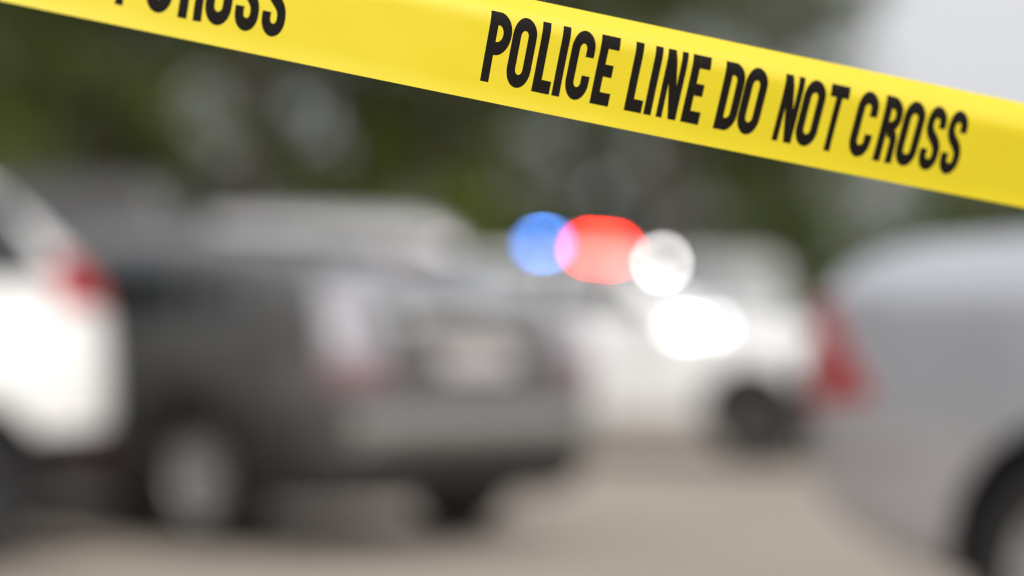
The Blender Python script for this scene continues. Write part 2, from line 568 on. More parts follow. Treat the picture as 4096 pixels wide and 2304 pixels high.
# --- dark grey hatchback, seen from behind its left corner
def build_hatchback():
    F = (-0.70, 0.714)
    sp = dict(
        top=[(-2.25, .64), (-2.22, .80), (-2.17, 1.00), (-2.12, 1.09), (-1.95, 1.20), (-1.74, 1.295), (-1.55, 1.345), (-1.2, 1.395), (-.6, 1.455), (-.1, 1.47), (.30, 1.425), (1.00, 1.06), (1.2, 1.0), (1.8, .89), (2.02, .78), (2.13, .62)],
        bot=[(-2.25, .48), (-2.21, .29), (-2.05, .215), (-1.5, .195), (1.4, .2), (1.9, .24), (2.08, .33), (2.13, .46)],
        belt=[(-2.25, .96), (-1.5, 1.0), (0, .96), (1.0, .93), (1.9, .80), (2.13, .7)],
        plan=[(-2.25, .62), (-2.22, .73), (-2.15, .80), (-1.95, .85), (-1.4, .885), (.9, .885), (1.6, .85), (1.95, .74), (2.08, .60), (2.13, .46)],
        axles=(-1.30, 1.30), R=0.325, paint=M['dark_grey'], cladding=.42)
    # rear-left wheel stands at this point of the lot
    wl_ = Vector((-1.36, 10.75))
    f = Vector(F).normalized()
    l = Vector((-f.y, f.x))
    o = wl_ - f * (-1.30) - l * 0.79
    c = Car('hatchback', 'dark grey hatchback with tall tail lights, seen from its rear left corner', 'car', o, f, sp)
    c.wheels(M['alloy'], spokes=7)
    c.side_windows(.78, .28, -.28, -1.06, -1.18, quarter=(-1.60, -1.40))
    c.doors(.88, -.28, -1.18, .34, arch_cut=.20)
    c.glass_end('windshield', 180, 1.07, 1.39, .66, .56, .01)
    rw = c.glass_end('rear_window', 0, 1.085, 1.295, .50, .47, .012, glass='film_glass')
    rbox('rear_wiper', (-2.085, .10, 1.125), (.02, .36, .014), .005, M['black_plastic'], rw, 1)
    c.patch('tailgate', [(-.46, .62), (.46, .62)], [(-.46, 1.075), (.46, 1.075)], 0, sp['paint'], off=.005, cols=16, rows=8)
    c.patch('chrome_strip', [(-.40, .95), (.40, .95)], [(-.40, 1.04), (.40, 1.04)], 0, M['satin'], off=.012, cols=14, rows=9, bulge=.045)
    c.patch('number_plate', [(-.22, .775), (.22, .775)], [(-.22, .88), (.22, .88)], 0, M['plate_dull'], off=.016, cols=8, rows=3)
    c.patch('rear_bumper', [(-.70, .46), (0, .45), (.70, .46)], [(-.72, .62), (0, .62), (.72, .62)], 0, M['bumper_grey'], off=.012, cols=20, rows=9, bulge=.05)
    for s in (1, -1):
        tl = c.corner_light('tail_light', s, True, [(diag(-2.22, .50, 30), .72), (diag(-2.09, .78, 30), .74)], [(diag(-2.0, .50, 30), 1.17), (diag(-1.93, .68, 30), 1.19)], M['tail_clear'], spread=30, off=.012, cols=8, rows=10)
        tl['label'] = 'tall rear lamp with clear upper lens and red lower lens'
        c.corner_light('red_lens', s, True, [(diag(-2.22, .49, 30), .71), (diag(-2.08, .79, 30), .73)], [(diag(-2.19, .51, 30), .83), (diag(-2.08, .775, 30), .84)], M['tail_pink'], spread=30, parent=tl, off=.018, cols=8, rows=5)
        c.corner_light('headlight', s, False, [(diag(2.06, .45, 40, False), .66), (diag(1.75, .80, 40, False), .70)], [(diag(1.98, .42, 40, False), .78), (diag(1.70, .79, 40, False), .84)], M['head_clear'], spread=40, off=.01)
    c.patch('grille', [(-.42, .50), (.42, .50)], [(-.40, .66), (.40, .66)], 180, M['grille'], off=.008)
    c.mirrors(.72, 1.0, sp['paint'])
    sb = rbox('roof_spoiler', (-1.715, 0, 1.318), (.10, .90, .022), .009, sp['paint'], c.root)
    rbox('brake_light', (-1.767, 0, 1.318), (.010, .26, .014), .003, M['tail_red'], sb, 1)
    rbox('exhaust_tip', (-2.14, .42, .27), (.14, .06, .05), .015, M['dark_alloy'], c.root)
    return c


# --- white crossover at the left edge
def build_white_crossover():
    f = Vector((-0.80, -0.60)).normalized()
    l = Vector((-f.y, f.x))
    sp = dict(
        top=[(-2.20, .74), (-2.17, .92), (-2.11, 1.14), (-2.03, 1.27), (-1.90, 1.40), (-1.62, 1.62), (-1.45, 1.69), (-1.0, 1.73), (-.1, 1.73), (.45, 1.66), (1.05, 1.20), (1.25, 1.13), (1.85, 1.02), (2.1, .88), (2.2, .68)],
        bot=[(-2.20, .56), (-2.18, .38), (-2.10, .29), (-1.6, .26), (1.5, .26), (2.0, .30), (2.15, .40), (2.2, .54)],
        belt=[(-2.2, 1.08), (-1.5, 1.12), (0, 1.08), (1.1, 1.04), (1.9, .92), (2.2, .76)],
        plan=[(-2.20, .62), (-2.17, .72), (-2.08, .82), (-1.9, .875), (-1.4, .91), (1.0, .91), (1.7, .87), (2.0, .77), (2.14, .62), (2.2, .48)],
        axles=(-1.44, 1.32), R=0.318, paint=M['white'], cladding=0.55)
    corner = Vector((-1.755, 10.3))             # rear end of its left side
    o = corner + f * 2.16 - l * 0.62
    c = Car('crossover', 'white crossover with black lower cladding, its rear end at the left edge', 'car', o, f, sp)
    c.wheels(M['black_plastic'])
    c.side_windows(.80, .42, -.25, -1.10, -1.16, quarter=(-1.86, -1.62))
    c.doors(.92, -.25, -1.16, .50, arch_cut=.16)
    c.glass_end('windshield', 180, 1.22, 1.62, .68, .58, .01)
    c.glass_end('rear_window', 0, 1.30, 1.62, .58, .50, .012)
    c.patch('number_plate', [(-.26, .82), (.26, .82)], [(-.26, .94), (.26, .94)], 0, M['plate'], off=.016, cols=8, rows=3)
    for s in (1, -1):
        c.corner_light('tail_light', s, True, [(diag(-2.13, .62, 60), 1.05), (diag(-1.86, .87, 60), 1.06)], [(diag(-2.03, .56, 60), 1.26), (diag(-1.88, .84, 60), 1.25)], M['tail_red'], spread=60, off=.012, cols=8, rows=6)
        c.corner_light('rear_reflector', s, True, [(diag(-2.14, .60, 60), .43), (diag(-1.98, .85, 60), .43)], [(diag(-2.14, .60, 60), .485), (diag(-1.98, .85, 60), .485)], M['reflector'], spread=60, off=.01, cols=6, rows=3)
        c.corner_light('headlight', s, False, [(diag(2.12, .45, 40, False), .78), (diag(1.8, .84, 40, False), .82)], [(diag(2.02, .42, 40, False), .90), (diag(1.74, .82, 40, False), .97)], M['head_clear'], spread=40, off=.01)
    c.patch('grille', [(-.45, .60), (.45, .60)], [(-.42, .78), (.42, .78)], 180, M['grille'], off=.008)
    c.mirrors(.80, 1.14, sp['paint'])
    for s in (1, -1):
        pts = []
        for i in range(13):
            x = -1.30 + 1.65 * i / 12
            hit, _, _, _ = c.bvh.ray_cast(Vector((x, s * .57, 3)), Vector((0, 0, -1)))
            pts.append((x, s * .57, hit.z + (.028 if 0 < i < 12 else -.005)))
        v, ff = tube(pts, [.015] * 13, 8)
        link('roof_rail', pymesh('roof_rail', v, ff), M['black_plastic'], c.root)
    return c


# --- silver saloon at the right edge
def build_silver_saloon():
    f = Vector((0.75, -0.66)).normalized()
    l = Vector((-f.y, f.x))
    sp = dict(
        top=[(-2.32, .74), (-2.295, .90), (-2.25, 1.06), (-2.18, 1.15), (-2.05, 1.185), (-1.55, 1.20), (-1.35, 1.225), (-.75, 1.49), (-.45, 1.525), (.1, 1.52), (.45, 1.47), (1.1, 1.08), (1.35, 1.02), (1.95, .92), (2.2, .80), (2.34, .62)],
        bot=[(-2.32, .60), (-2.29, .49), (-2.2, .42), (-1.95, .34), (-1.5, .24), (1.5, .2), (2.1, .24), (2.28, .34), (2.34, .48)],
        belt=[(-2.32, 1.00), (-2.0, 1.03), (-1.0, 1.03), (0, .99), (1.1, .95), (2.0, .84), (2.34, .7)],
        plan=[(-2.32, .60), (-2.30, .68), (-2.22, .77), (-2.0, .85), (-1.5, .90), (1.0, .90), (1.7, .87), (2.1, .76), (2.27, .62), (2.34, .48)],
        axles=(-1.38, 1.40), R=0.335, paint=M['silver'], tumble=0.34)
    corner = Vector((0.825, 6.45))               # rear end of its right side
    o = corner + f * 2.24 + l * 0.70
    c = Car('saloon', 'silver saloon with a red tail light, its rear quarter filling the right edge', 'car', o, f, sp)
    c.wheels(M['alloy'], spokes=10)
    c.side_windows(.80, .42, -.15, -.85, -1.05, drop=.085)
    c.doors(.95, -.15, -1.0, .32, arch_cut=.05)
    c.glass_end('windshield', 180, 1.09, 1.45, .66, .54, .01)
    c.glass_end('rear_window', 0, 1.245, 1.46, .60, .50, .01)
    c.patch('boot_lid', [(-.50, .78), (.50, .78)], [(-.56, 1.12), (.56, 1.12)], 0, sp['paint'], off=.005, cols=16, rows=8)
    c.patch('number_plate', [(-.26, .84), (.26, .84)], [(-.26, .95), (.26, .95)], 0, M['plate'], off=.016, cols=8, rows=3)
    for s in (1, -1):
        lo = [(diag(-2.27, .58, 62), .72), (diag(-1.98, .86, 62), .76)]
        hi = [(diag(-2.23, .58, 62), 1.02), (diag(-2.16, .68, 62), 1.02)]
        tl = c.corner_light('tail_light', s, True, lo, hi, M['tail_red'], spread=62, off=.010, cols=8, rows=8)
        c.corner_light('headlight', s, False, [(diag(2.2, .45, 40, False), .68), (diag(1.9, .82, 40, False), .72)], [(diag(2.12, .42, 40, False), .80), (diag(1.85, .81, 40, False), .86)], M['head_clear'], spread=40, off=.01)
    for s in (1, -1):
        c.side('bumper_moulding', [(-2.20, .64), (-1.82, .64)], [(-2.20, .69), (-1.82, .69)], s, sp['paint'], off=.014, cols=8, rows=4)
        c.side('fuel_flap' if s < 0 else 'quarter_badge', [(-1.68, .86), (-1.54, .86)] if s < 0 else [(-1.68, .9), (-1.60, .9)], [(-1.68, .99), (-1.54, .99)] if s < 0 else [(-1.68, .92), (-1.60, .92)], s, sp['paint'] if s < 0 else M['chrome'], off=.004, cols=5, rows=4)
    c.patch('grille', [(-.40, .52), (.40, .52)], [(-.40, .68), (.40, .68)], 180, M['grille'], off=.008)
    c.mirrors(.85, 1.05, sp['paint'])
    return c


# --- white patrol car with its lights on
def build_patrol_car():
    f = Vector((0.86, -0.51)).normalized()
    l = Vector((-f.y, f.x))
    sp = dict(
        top=[(-2.45, .74), (-2.42, .92), (-2.36, 1.10), (-2.28, 1.20), (-2.05, 1.40), (-1.80, 1.55), (-1.55, 1.595), (-1.0, 1.62), (-.1, 1.615), (.35, 1.56), (1.0, 1.165), (1.2, 1.12), (1.85, 1.03), (2.12, .92), (2.25, .70)],
        bot=[(-2.45, .60), (-2.42, .46), (-2.3, .36), (-1.8, .28), (1.6, .27), (2.05, .30), (2.21, .42), (2.25, .56)],
        belt=[(-2.45, 1.10), (-1.5, 1.20), (0, 1.17), (1.1, 1.08), (1.85, .94), (2.25, .8)],
        plan=[(-2.45, .66), (-2.42, .76), (-2.3, .86), (-2.0, .92), (-1.4, .95), (1.2, .95), (1.8, .90), (2.05, .80), (2.19, .66), (2.25, .5)],
        axles=(-1.45, 1.50), R=0.365, paint=M['police_white'])
    wheel = Vector((1.80, 17.9))                # front right wheel
    o = wheel - f * 1.50 + l * 0.85
    c = Car('patrol_car', 'white police car with lit blue and red roof lights', 'police car', o, f, sp)
    c.wheels(M['dark_alloy'])
    c.side_windows(.72, .34, -.22, -1.15, -1.22, quarter=(-1.85, -1.70))
    c.doors(.92, -.22, -1.22, .40, arch_cut=.14)
    c.glass_end('windshield', 180, 1.18, 1.52, .70, .60, .01)
    c.glass_end('rear_window', 0, 1.22, 1.52, .62, .54, .01)
    for s in (1, -1):
        c.corner_light('tail_light', s, True, [(diag(-2.38, .62, 50), .95), (diag(-2.1, .90, 50), .97)], [(diag(-2.30, .60, 50), 1.16), (diag(-2.05, .86, 50), 1.14)], M['tail_red'], spread=50, off=.012, cols=8, rows=6)
        c.corner_light('headlight', s, False, [(diag(2.16, .5, 40, False), .78), (diag(1.85, .86, 40, False), .83)], [(diag(2.08, .46, 40, False), .90), (diag(1.77, .84, 40, False), .97)], M['head_clear'], spread=40, off=.01)
    c.patch('grille', [(-.48, .56), (.48, .56)], [(-.46, .80), (.46, .80)], 180, M['grille'], off=.008)
    c.patch('number_plate', [(-.16, .44), (.16, .44)], [(-.16, .54), (.16, .54)], 180, M['plate'], off=.02, cols=6, rows=3)
    for s in (1, -1):
        c.corner_light('front_bumper', s, False, [(diag(2.23, .35, 45, False), .44), (diag(1.88, .90, 45, False), .40)], [(diag(2.23, .35, 45, False), .84), (diag(1.88, .90, 45, False), .84)], M['black_plastic'], off=.02, cols=10, rows=6)
    c.mirrors(.82, 1.15, sp['paint'])
    # push bar
    pv, pf = [], []
    for y in (-.30, .30):
        v, ff = boxv(2.27, 2.33, y - .03, y + .03, .42, .98)
        b = len(pv)
        pv += v
        pf += [tuple(i + b for i in q) for q in ff]
    for z in (.56, .88):
        v, ff = boxv(2.28, 2.32, -.27, .27, z - .03, z + .03)
        b = len(pv)
        pv += v
        pf += [tuple(i + b for i in q) for q in ff]
    link('push_bar', pymesh('push_bar', pv, pf, False), M['black_plastic'], c.root)
    # light bar across the roof
    LBX, LBZ = -.45, 1.60
    lb = rbox('light_bar', (LBX, 0, LBZ + .035), (.26, 1.36, .065), .02, M['black_plastic'], c.root)
    for y in (-.42, .42):
        rbox('mounting_foot', (LBX, y, LBZ - .015), (.16, .07, .05), .01, M['black_plastic'], lb, 1)
    for y, key in ((-.64, 'blue_lamp'), (.14, 'red_lamp'), (.32, 'red_lamp'), (.50, 'red_lamp')):
        lo = rbox(key, (LBX + .02, y, LBZ + .085), (.10, .075 if key == 'blue_lamp' else .055, .05), .012, M[key], lb)
    dome = rbox('end_cap', (LBX, .69, LBZ + .05), (.24, .05, .07), .015, M['black_plastic'], lb)
    rbox('end_cap', (LBX, -.69, LBZ + .05), (.24, .05, .07), .015, M['black_plastic'], lb)
    # pillar spotlight
    sx, sy, sz = .60, -.60, 1.53
    v, ff = lathe([(0.001, -.09), (.05, -.085), (.075, -.03), (.082, .035), (.070, .04), (.068, .02), (.001, .02)], 24)
    sl = link('spotlight', pymesh('spotlight', [(p[0] + sx, p[1] + sy, p[2] + sz) for p in v], ff), M['chrome'], c.root)
    rbox('spotlight_arm', (sx - .02, sy + .05, sz - .09), (.03, .03, .14), .008, M['black_plastic'], sl, 1)
    d = (Vector((0, 0)) - (Vector(o) + f * sx + l * sy)).normalized()     # lens turned to face down the lot
    yaw_l = math.atan2(d.dot(l), d.dot(f))
    lv, lf = lathe([(0.001, 0), (.026, 0), (.026, .02), (.001, .02)], 24)
    ln = link('spotlight_lens', pymesh('spotlight_lens', lv, lf, False), M['white_lamp'], sl)
    ln.location = (sx + .075 * math.cos(yaw_l), sy + .075 * math.sin(yaw_l), sz)
    ln.rotation_euler = (0, 0, yaw_l - math.pi / 2)
    # glowing strips added in place of bright reflections on the wing
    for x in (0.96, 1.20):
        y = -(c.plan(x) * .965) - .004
        rbox('glint_strip', (x, y, 1.035), (.20 if x < 1 else .07, .03, .05), .008, M['glint_wide'] if x < 1 else M['glint_dim'], c.root)
    return c


# --- pale silver panel van behind the hatchback
def build_panel_van(name, label, o, f, paint, H=1.93, L=4.4, rear_windows=False):
    f = Vector(f).normalized()
    h = L / 2
    sp = dict(
        top=[(-h, .90), (-h + .02, 1.25), (-h + .05, H - .12), (-h + .14, H - .03), (-h + .4, H), (0, H + .01), (h - 1.55, H - .03), (h - 1.25, H - .16), (h - .62, 1.20), (h - .48, 1.12), (h - .18, 1.0), (h - .05, .85), (h, .66)],
        bot=[(-h, .50), (-h + .04, .36), (-h + .2, .27), (h - .4, .25), (h - .1, .34), (h, .50)],
        belt=[(-h, 1.12), (h - 1.6, 1.12), (h - .6, 1.06), (h, .78)],
        plan=[(-h, .80), (-h + .03, .86), (-h + .15, .90), (-h + .5, .91), (h - .9, .91), (h - .35, .85), (h - .1, .70), (h, .52)],
        axles=(-h + .85, h - .82), R=0.33, paint=paint, tumble=0.10, boxy=5.0)
    c = Car(name, label, 'van', o, f, sp)
    c.wheels(M['dark_alloy'])
    for s in (1, -1):
        zb = c.belt(h - 1.4) + .04
        c.side('door_window', [(h - 1.95, zb), (h - .92, zb)], [(h - 1.95, H - .26), (h - 1.32, H - .26)], s, M['glass'], off=.003)
        d = c.side('door', [(h - 2.0, .38), (h - 1.15, .38)], [(h - 2.0, zb - .03), (h - .90, zb - .03)], s, paint, off=.004, cols=12, rows=8)
        c.side('door_handle', [(h - 1.9, zb - .18), (h - 1.72, zb - .18)], [(h - 1.9, zb - .15), (h - 1.72, zb - .15)], s, M['black_plastic'], parent=d, off=.03, cols=4, rows=3)
        c.side('load_panel', [(-h + .18, .80), (h - 2.12, .80)], [(-h + .18, H - .28), (h - 2.12, H - .28)], s, paint, off=.006, cols=16, rows=8)
        c.corner_light('tail_light', s, True, [(diag(-h + .02, .80, 45), .80), (diag(-h + .10, .90, 45), .80)], [(diag(-h + .03, .79, 45), 1.12), (diag(-h + .11, .89, 45), 1.12)], M['tail_red'], off=.01, cols=5, rows=6)
        c.corner_light('headlight', s, False, [(diag(h - .06, .45, 40, False), .74), (diag(h - .35, .82, 40, False), .78)], [(diag(h - .16, .42, 40, False), .92), (diag(h - .42, .82, 40, False), 1.0)], M['head_clear'], spread=40, off=.01)
        if rear_windows:
            c.patch('rear_door', [(s * .03, .50), (s * .74, .50)] if s > 0 else [(-.74, .50), (-.03, .50)], [(s * .03, H - .12), (s * .72, H - .12)] if s > 0 else [(-.72, H - .12), (-.03, H - .12)], 0, paint, off=.006, cols=10, rows=12)
    c.glass_end('windshield', 180, 1.22, H - .20, .72, .66, .01, glass='film_glass')
    c.patch('grille', [(-.40, .52), (.40, .52)], [(-.38, .70), (.38, .70)], 180, M['grille'], off=.008)
    c.patch('rear_bumper', [(-.78, .40), (.78, .40)], [(-.78, .55), (.78, .55)], 0, M['black_plastic'], off=.03, cols=14, rows=4)
    c.patch('number_plate', [(-.26, .62), (.26, .62)], [(-.26, .73), (.26, .73)], 0, M['plate'], off=.014, cols=6, rows=3)
    c.mirrors(h - 1.0, 1.22, M['black_plastic'])
    return c


# ------------------------------------------------------------------ ground
def build_ground():
    me = pymesh('ground', [(-250, -60, 0), (250, -60, 0), (250, 500, 0), (-250, 500, 0)], [(0, 1, 2, 3)], False)
    g = link('ground', me, M['concrete'])
    g['kind'] = 'structure'
    # kerb and verge under the trees
    v, f = boxv(-120, 120, 34.0, 34.16, 0.0, 0.13)
    k = link('kerb', pymesh('kerb', v, f, False), M['kerb'])
    k['kind'] = 'structure'
    rnd = random.Random(3)
    vv, ff = [], []
    nx, ny = 90, 30
    for j in range(ny + 1):
        for i in range(nx + 1):
            x = -120 + 240 * i / nx
            y = 34.16 + (0 if j == 0 else 160 * (j / ny) ** 1.6)
            z = .11 if j == 0 else .12 + rnd.uniform(-.03, .05) + .004 * (y - 34)
            vv.append((x, y, z))
    for j in range(ny):
        for i in range(nx):
            a = j * (nx + 1) + i
            ff.append((a, a + 1, a + nx + 2, a + nx + 1))
    t = link('verge', pymesh('verge', vv, ff, True, None), M['soil'])
    t['kind'] = 'structure'


# ------------------------------------------------------------------ trees
def tube(path, radii, n=9):
    v, f = [], []
    for i, (p, r) in enumerate(zip(path, radii)):
        p = Vector(p)
        q = Vector(path[min(i + 1, len(path) - 1)]) - Vector(path[max(i - 1, 0)])
        q.normalize()
        a = q.orthogonal().normalized()
        b = q.cross(a)
        for k in range(n):
            t = 2 * math.pi * k / n
            v.append(p + (a * math.cos(t) + b * math.sin(t)) * r)
    for i in range(len(path) - 1):
        for k in range(n):
            f.append((i * n + k, i * n + (k + 1) % n, (i + 1) * n + (k + 1) % n, (i + 1) * n + k))
    return v, f


def leaves(centres, per, spread, size, rnd):
    v, f = [], []
    for c in centres:
        c = Vector(c)
        sp = spread * rnd.uniform(.6, 1.3)
        for _ in range(per):
            d = Vector((rnd.gauss(0, 1), rnd.gauss(0, 1), rnd.gauss(0, .75))) * sp * .55
            p = c + d
            a = Vector((rnd.gauss(0, 1), rnd.gauss(0, 1), rnd.gauss(0, 1))).normalized()
            b = a.orthogonal().normalized()
            w = size * rnd.uniform(.6, 1.4)
            i = len(v)
            v += [p - a * w, p + b * w * .5, p + a * w, p - b * w * .5]
            f.append((i, i + 1, i + 2, i + 3))
    return v, f


def build_tree(label, x, y, H, bare, r0, lean, crown_r, key, seed, clumps=70, per=75, group='trees behind the parked vehicles'):
    rnd = random.Random(seed)
    root = thing('tree', label, 'tree', (x, y, .12 + .004 * (y - 34)), 0, group)
    path, radii = [], []
    n = 12
    for i in range(n + 1):
        t = i / n
        path.append((lean[0] * t * H + .12 * math.sin(3 * t + seed), lean[1] * t * H + .1 * math.cos(4 * t + seed), -.15 + t * H * .96))
        radii.append(r0 * (1.35 if i == 0 else 1) * (1 - .80 * t))
    v, f = tube(path, radii, 12)
    cents = []
    for i in range(18):
        t = bare / H + (1 - bare / H) * (i + rnd.random()) / 18
        k = min(int(t * n), n - 1)
        p = Vector(path[k]).lerp(Vector(path[k + 1]), t * n - k)
        a = rnd.uniform(0, 2 * math.pi)
        ln = crown_r * (1.05 - .65 * max(0, t - .35)) * rnd.uniform(.6, 1.0)
        e = p + Vector((math.cos(a) * ln, math.sin(a) * ln, ln * rnd.uniform(.05, .45)))
        m = p.lerp(e, .5) + Vector((0, 0, -.08 * ln))
        rr = max(.02, r0 * .38 * (1 - t) + .02)
        bv, bf = tube([p, m, e], [rr, rr * .7, rr * .3], 6)
        b = len(v)
        v += bv
        f += [tuple(q + b for q in w) for w in bf]
        for s in (.45, .7, .9, 1.05):
            c = p.lerp(e, s) + Vector((rnd.gauss(0, .35), rnd.gauss(0, .35), rnd.gauss(0, .3)))
            cents.append(c)
    link('trunk', pymesh('trunk', v, f, True, None), M['bark'], root)
    rnd.shuffle(cents)
    lv, lf = leaves(cents[:clumps], per, .75, .13, rnd)
    link('crown', pymesh('crown', lv, lf, False), M[key], root)
    return root


def build_bush(label, x, y, w, h, key, seed, n=26, per=70):
    rnd = random.Random(seed)
    root = thing('shrub', label, 'shrub', (x, y, .1 + .004 * (y - 34)), 0, 'shrubs under the trees')
    v, f = [], []
    cents = []
    for i in range(n):
        a = rnd.uniform(0, 2 * math.pi)
        r = math.sqrt(rnd.random()) * w
        z = h * rnd.uniform(.12, 1.0) * math.sqrt(max(.05, 1 - (r / w) ** 2 * .8))
        e = Vector((math.cos(a) * r, math.sin(a) * r, z))
        cents.append(e)
        if i % 3 == 0:
            bv, bf = tube([(e.x * .1, e.y * .1, -.05), tuple(e * .5), tuple(e)], [.035, .025, .01], 5)
            b = len(v)
            v += bv
            f += [tuple(q + b for q in ww) for ww in bf]
    link('stem', pymesh('stem', v, f, True, None), M['bark'], root)
    lv, lf = leaves(cents, per, .62, .10, rnd)
    link('foliage', pymesh('foliage', lv, lf, False), M[key], root)
    return root


def build_far_wood():
    """the wood beyond the trees: one mass of foliage, with the gaps where the sky shows"""
    rnd = random.Random(11)
    Y0 = 66.0
    S = 6082 / Y0

    def X(px):
        return (px - 1288) / S

    def Z(py):
        return CAM_H + (870 - py) / S
    gaps = [(X(480), Z(270), 1.3, 1.5, .30), (X(30), Z(330), 1.1, .9, .25), (X(1690), Z(40), 2.0, 1.2, .35), (X(1400), Z(450), 1.5, .9, .6),
            (X(840), Z(330), .8, .8, .8), (X(1500), Z(120), 2.0, 1.5, .6), (X(1990), Z(90), 1.6, 2.2, .6), (X(720), Z(180), 1.1, .8, .8)]
    cents = []
    tries = 0
    while len(cents) < 2700 and tries < 60000:
        tries += 1
        x = rnd.uniform(-27, 27)
        z = rnd.uniform(.2, 15)
        edge = X(2165) + .7 * math.sin(z * 1.3) + .35 * math.sin(z * 3.1 + 1)
        if x > edge:
            lim = Z(375) + .35 * math.sin(x * 1.7) + .25 * math.sin(x * 4.1)
            if z > lim or rnd.random() > .85:
                continue
        keep = 1.0
        for gx, gz, rx, rz, kp in gaps:
            if ((x - gx) / rx) ** 2 + ((z - gz) / rz) ** 2 < 1:
                keep = min(keep, kp * .6)
        if rnd.random() > keep:
            continue
        cents.append((x, Y0 + rnd.uniform(0, 7), z))
    # unseen stretch along the left of the lot, added to darken paint reflections
    for _ in range(1500):
        y = rnd.uniform(-12, 62)
        cents.append((-19 - rnd.uniform(0, 6) - .12 * max(0, y - 20), y, rnd.uniform(.2, 11)))
    lv, lf = leaves(cents, 34, .72, .21, rnd)
    o = link('far_wood', pymesh('far_wood', lv, lf, False), M['leaf_dark'])
    o['kind'] = 'stuff'
    o['label'] = 'dark mass of woodland foliage behind the row of trees, with an added unseen stretch on the left'
    o['category'] = 'woodland'


# ------------------------------------------------------------------ police tape
TAPE_W = 77.0            # mm
PERIOD = 537.7
_p = rad(PITCH)


def _view_to_world(v):
    X, Y, D = v
    return Vector((X, D * math.cos(_p) - Y * math.sin(_p), CAM_H + D * math.sin(_p) + Y * math.cos(_p)))


# two points of the tape's lower edge, and its direction, measured in a frame tipped by 1.37 degrees
T_A = Vector((-.32791, .18397, 1.54844))
T_B = Vector((.39390, .06193, 1.86005))
T_D = (T_B - T_A).normalized()
T_L = (T_B - T_A).length
T_M = Vector((-.0003, .13069, 1.6899))    # where u = 0
U0 = (T_M - T_A).dot(T_D)


def tape_point(u, v, lift=0.0):
    """u, v in mm along and across the tape -> world point; lift towards the viewer's side"""
    s = U0 + u / 1000
    t = s / T_L
    base = T_A + T_D * s + Vector((0, -.00196 * 4 * t * (1 - t), 0))
    b = -.052 - .00040 * u
    w = Vector(((-T_D.y - b * T_D.z) / T_D.x, 1, b)).normalized()
    n = T_D.cross(w).normalized()
    if n.z > 0:
        n = -n                                # n points back towards the viewer
    k = max(0.0, (v - 52) / 25)
    back = 14.0 * k ** 2.3                       # upper edge rolls away from the viewer
    k2 = max(0.0, (13 - v) / 13)
    back -= 0.9 * k2 * k2
    back += .55 * math.sin(u / 83 + v / 30) + .20 * math.sin(u / 29 - v / 17 + 1.3) + .10 * math.sin(u / 11 + v / 9)
    return _view_to_world(base + w * (v / 1000) + n * (lift - back / 1000))


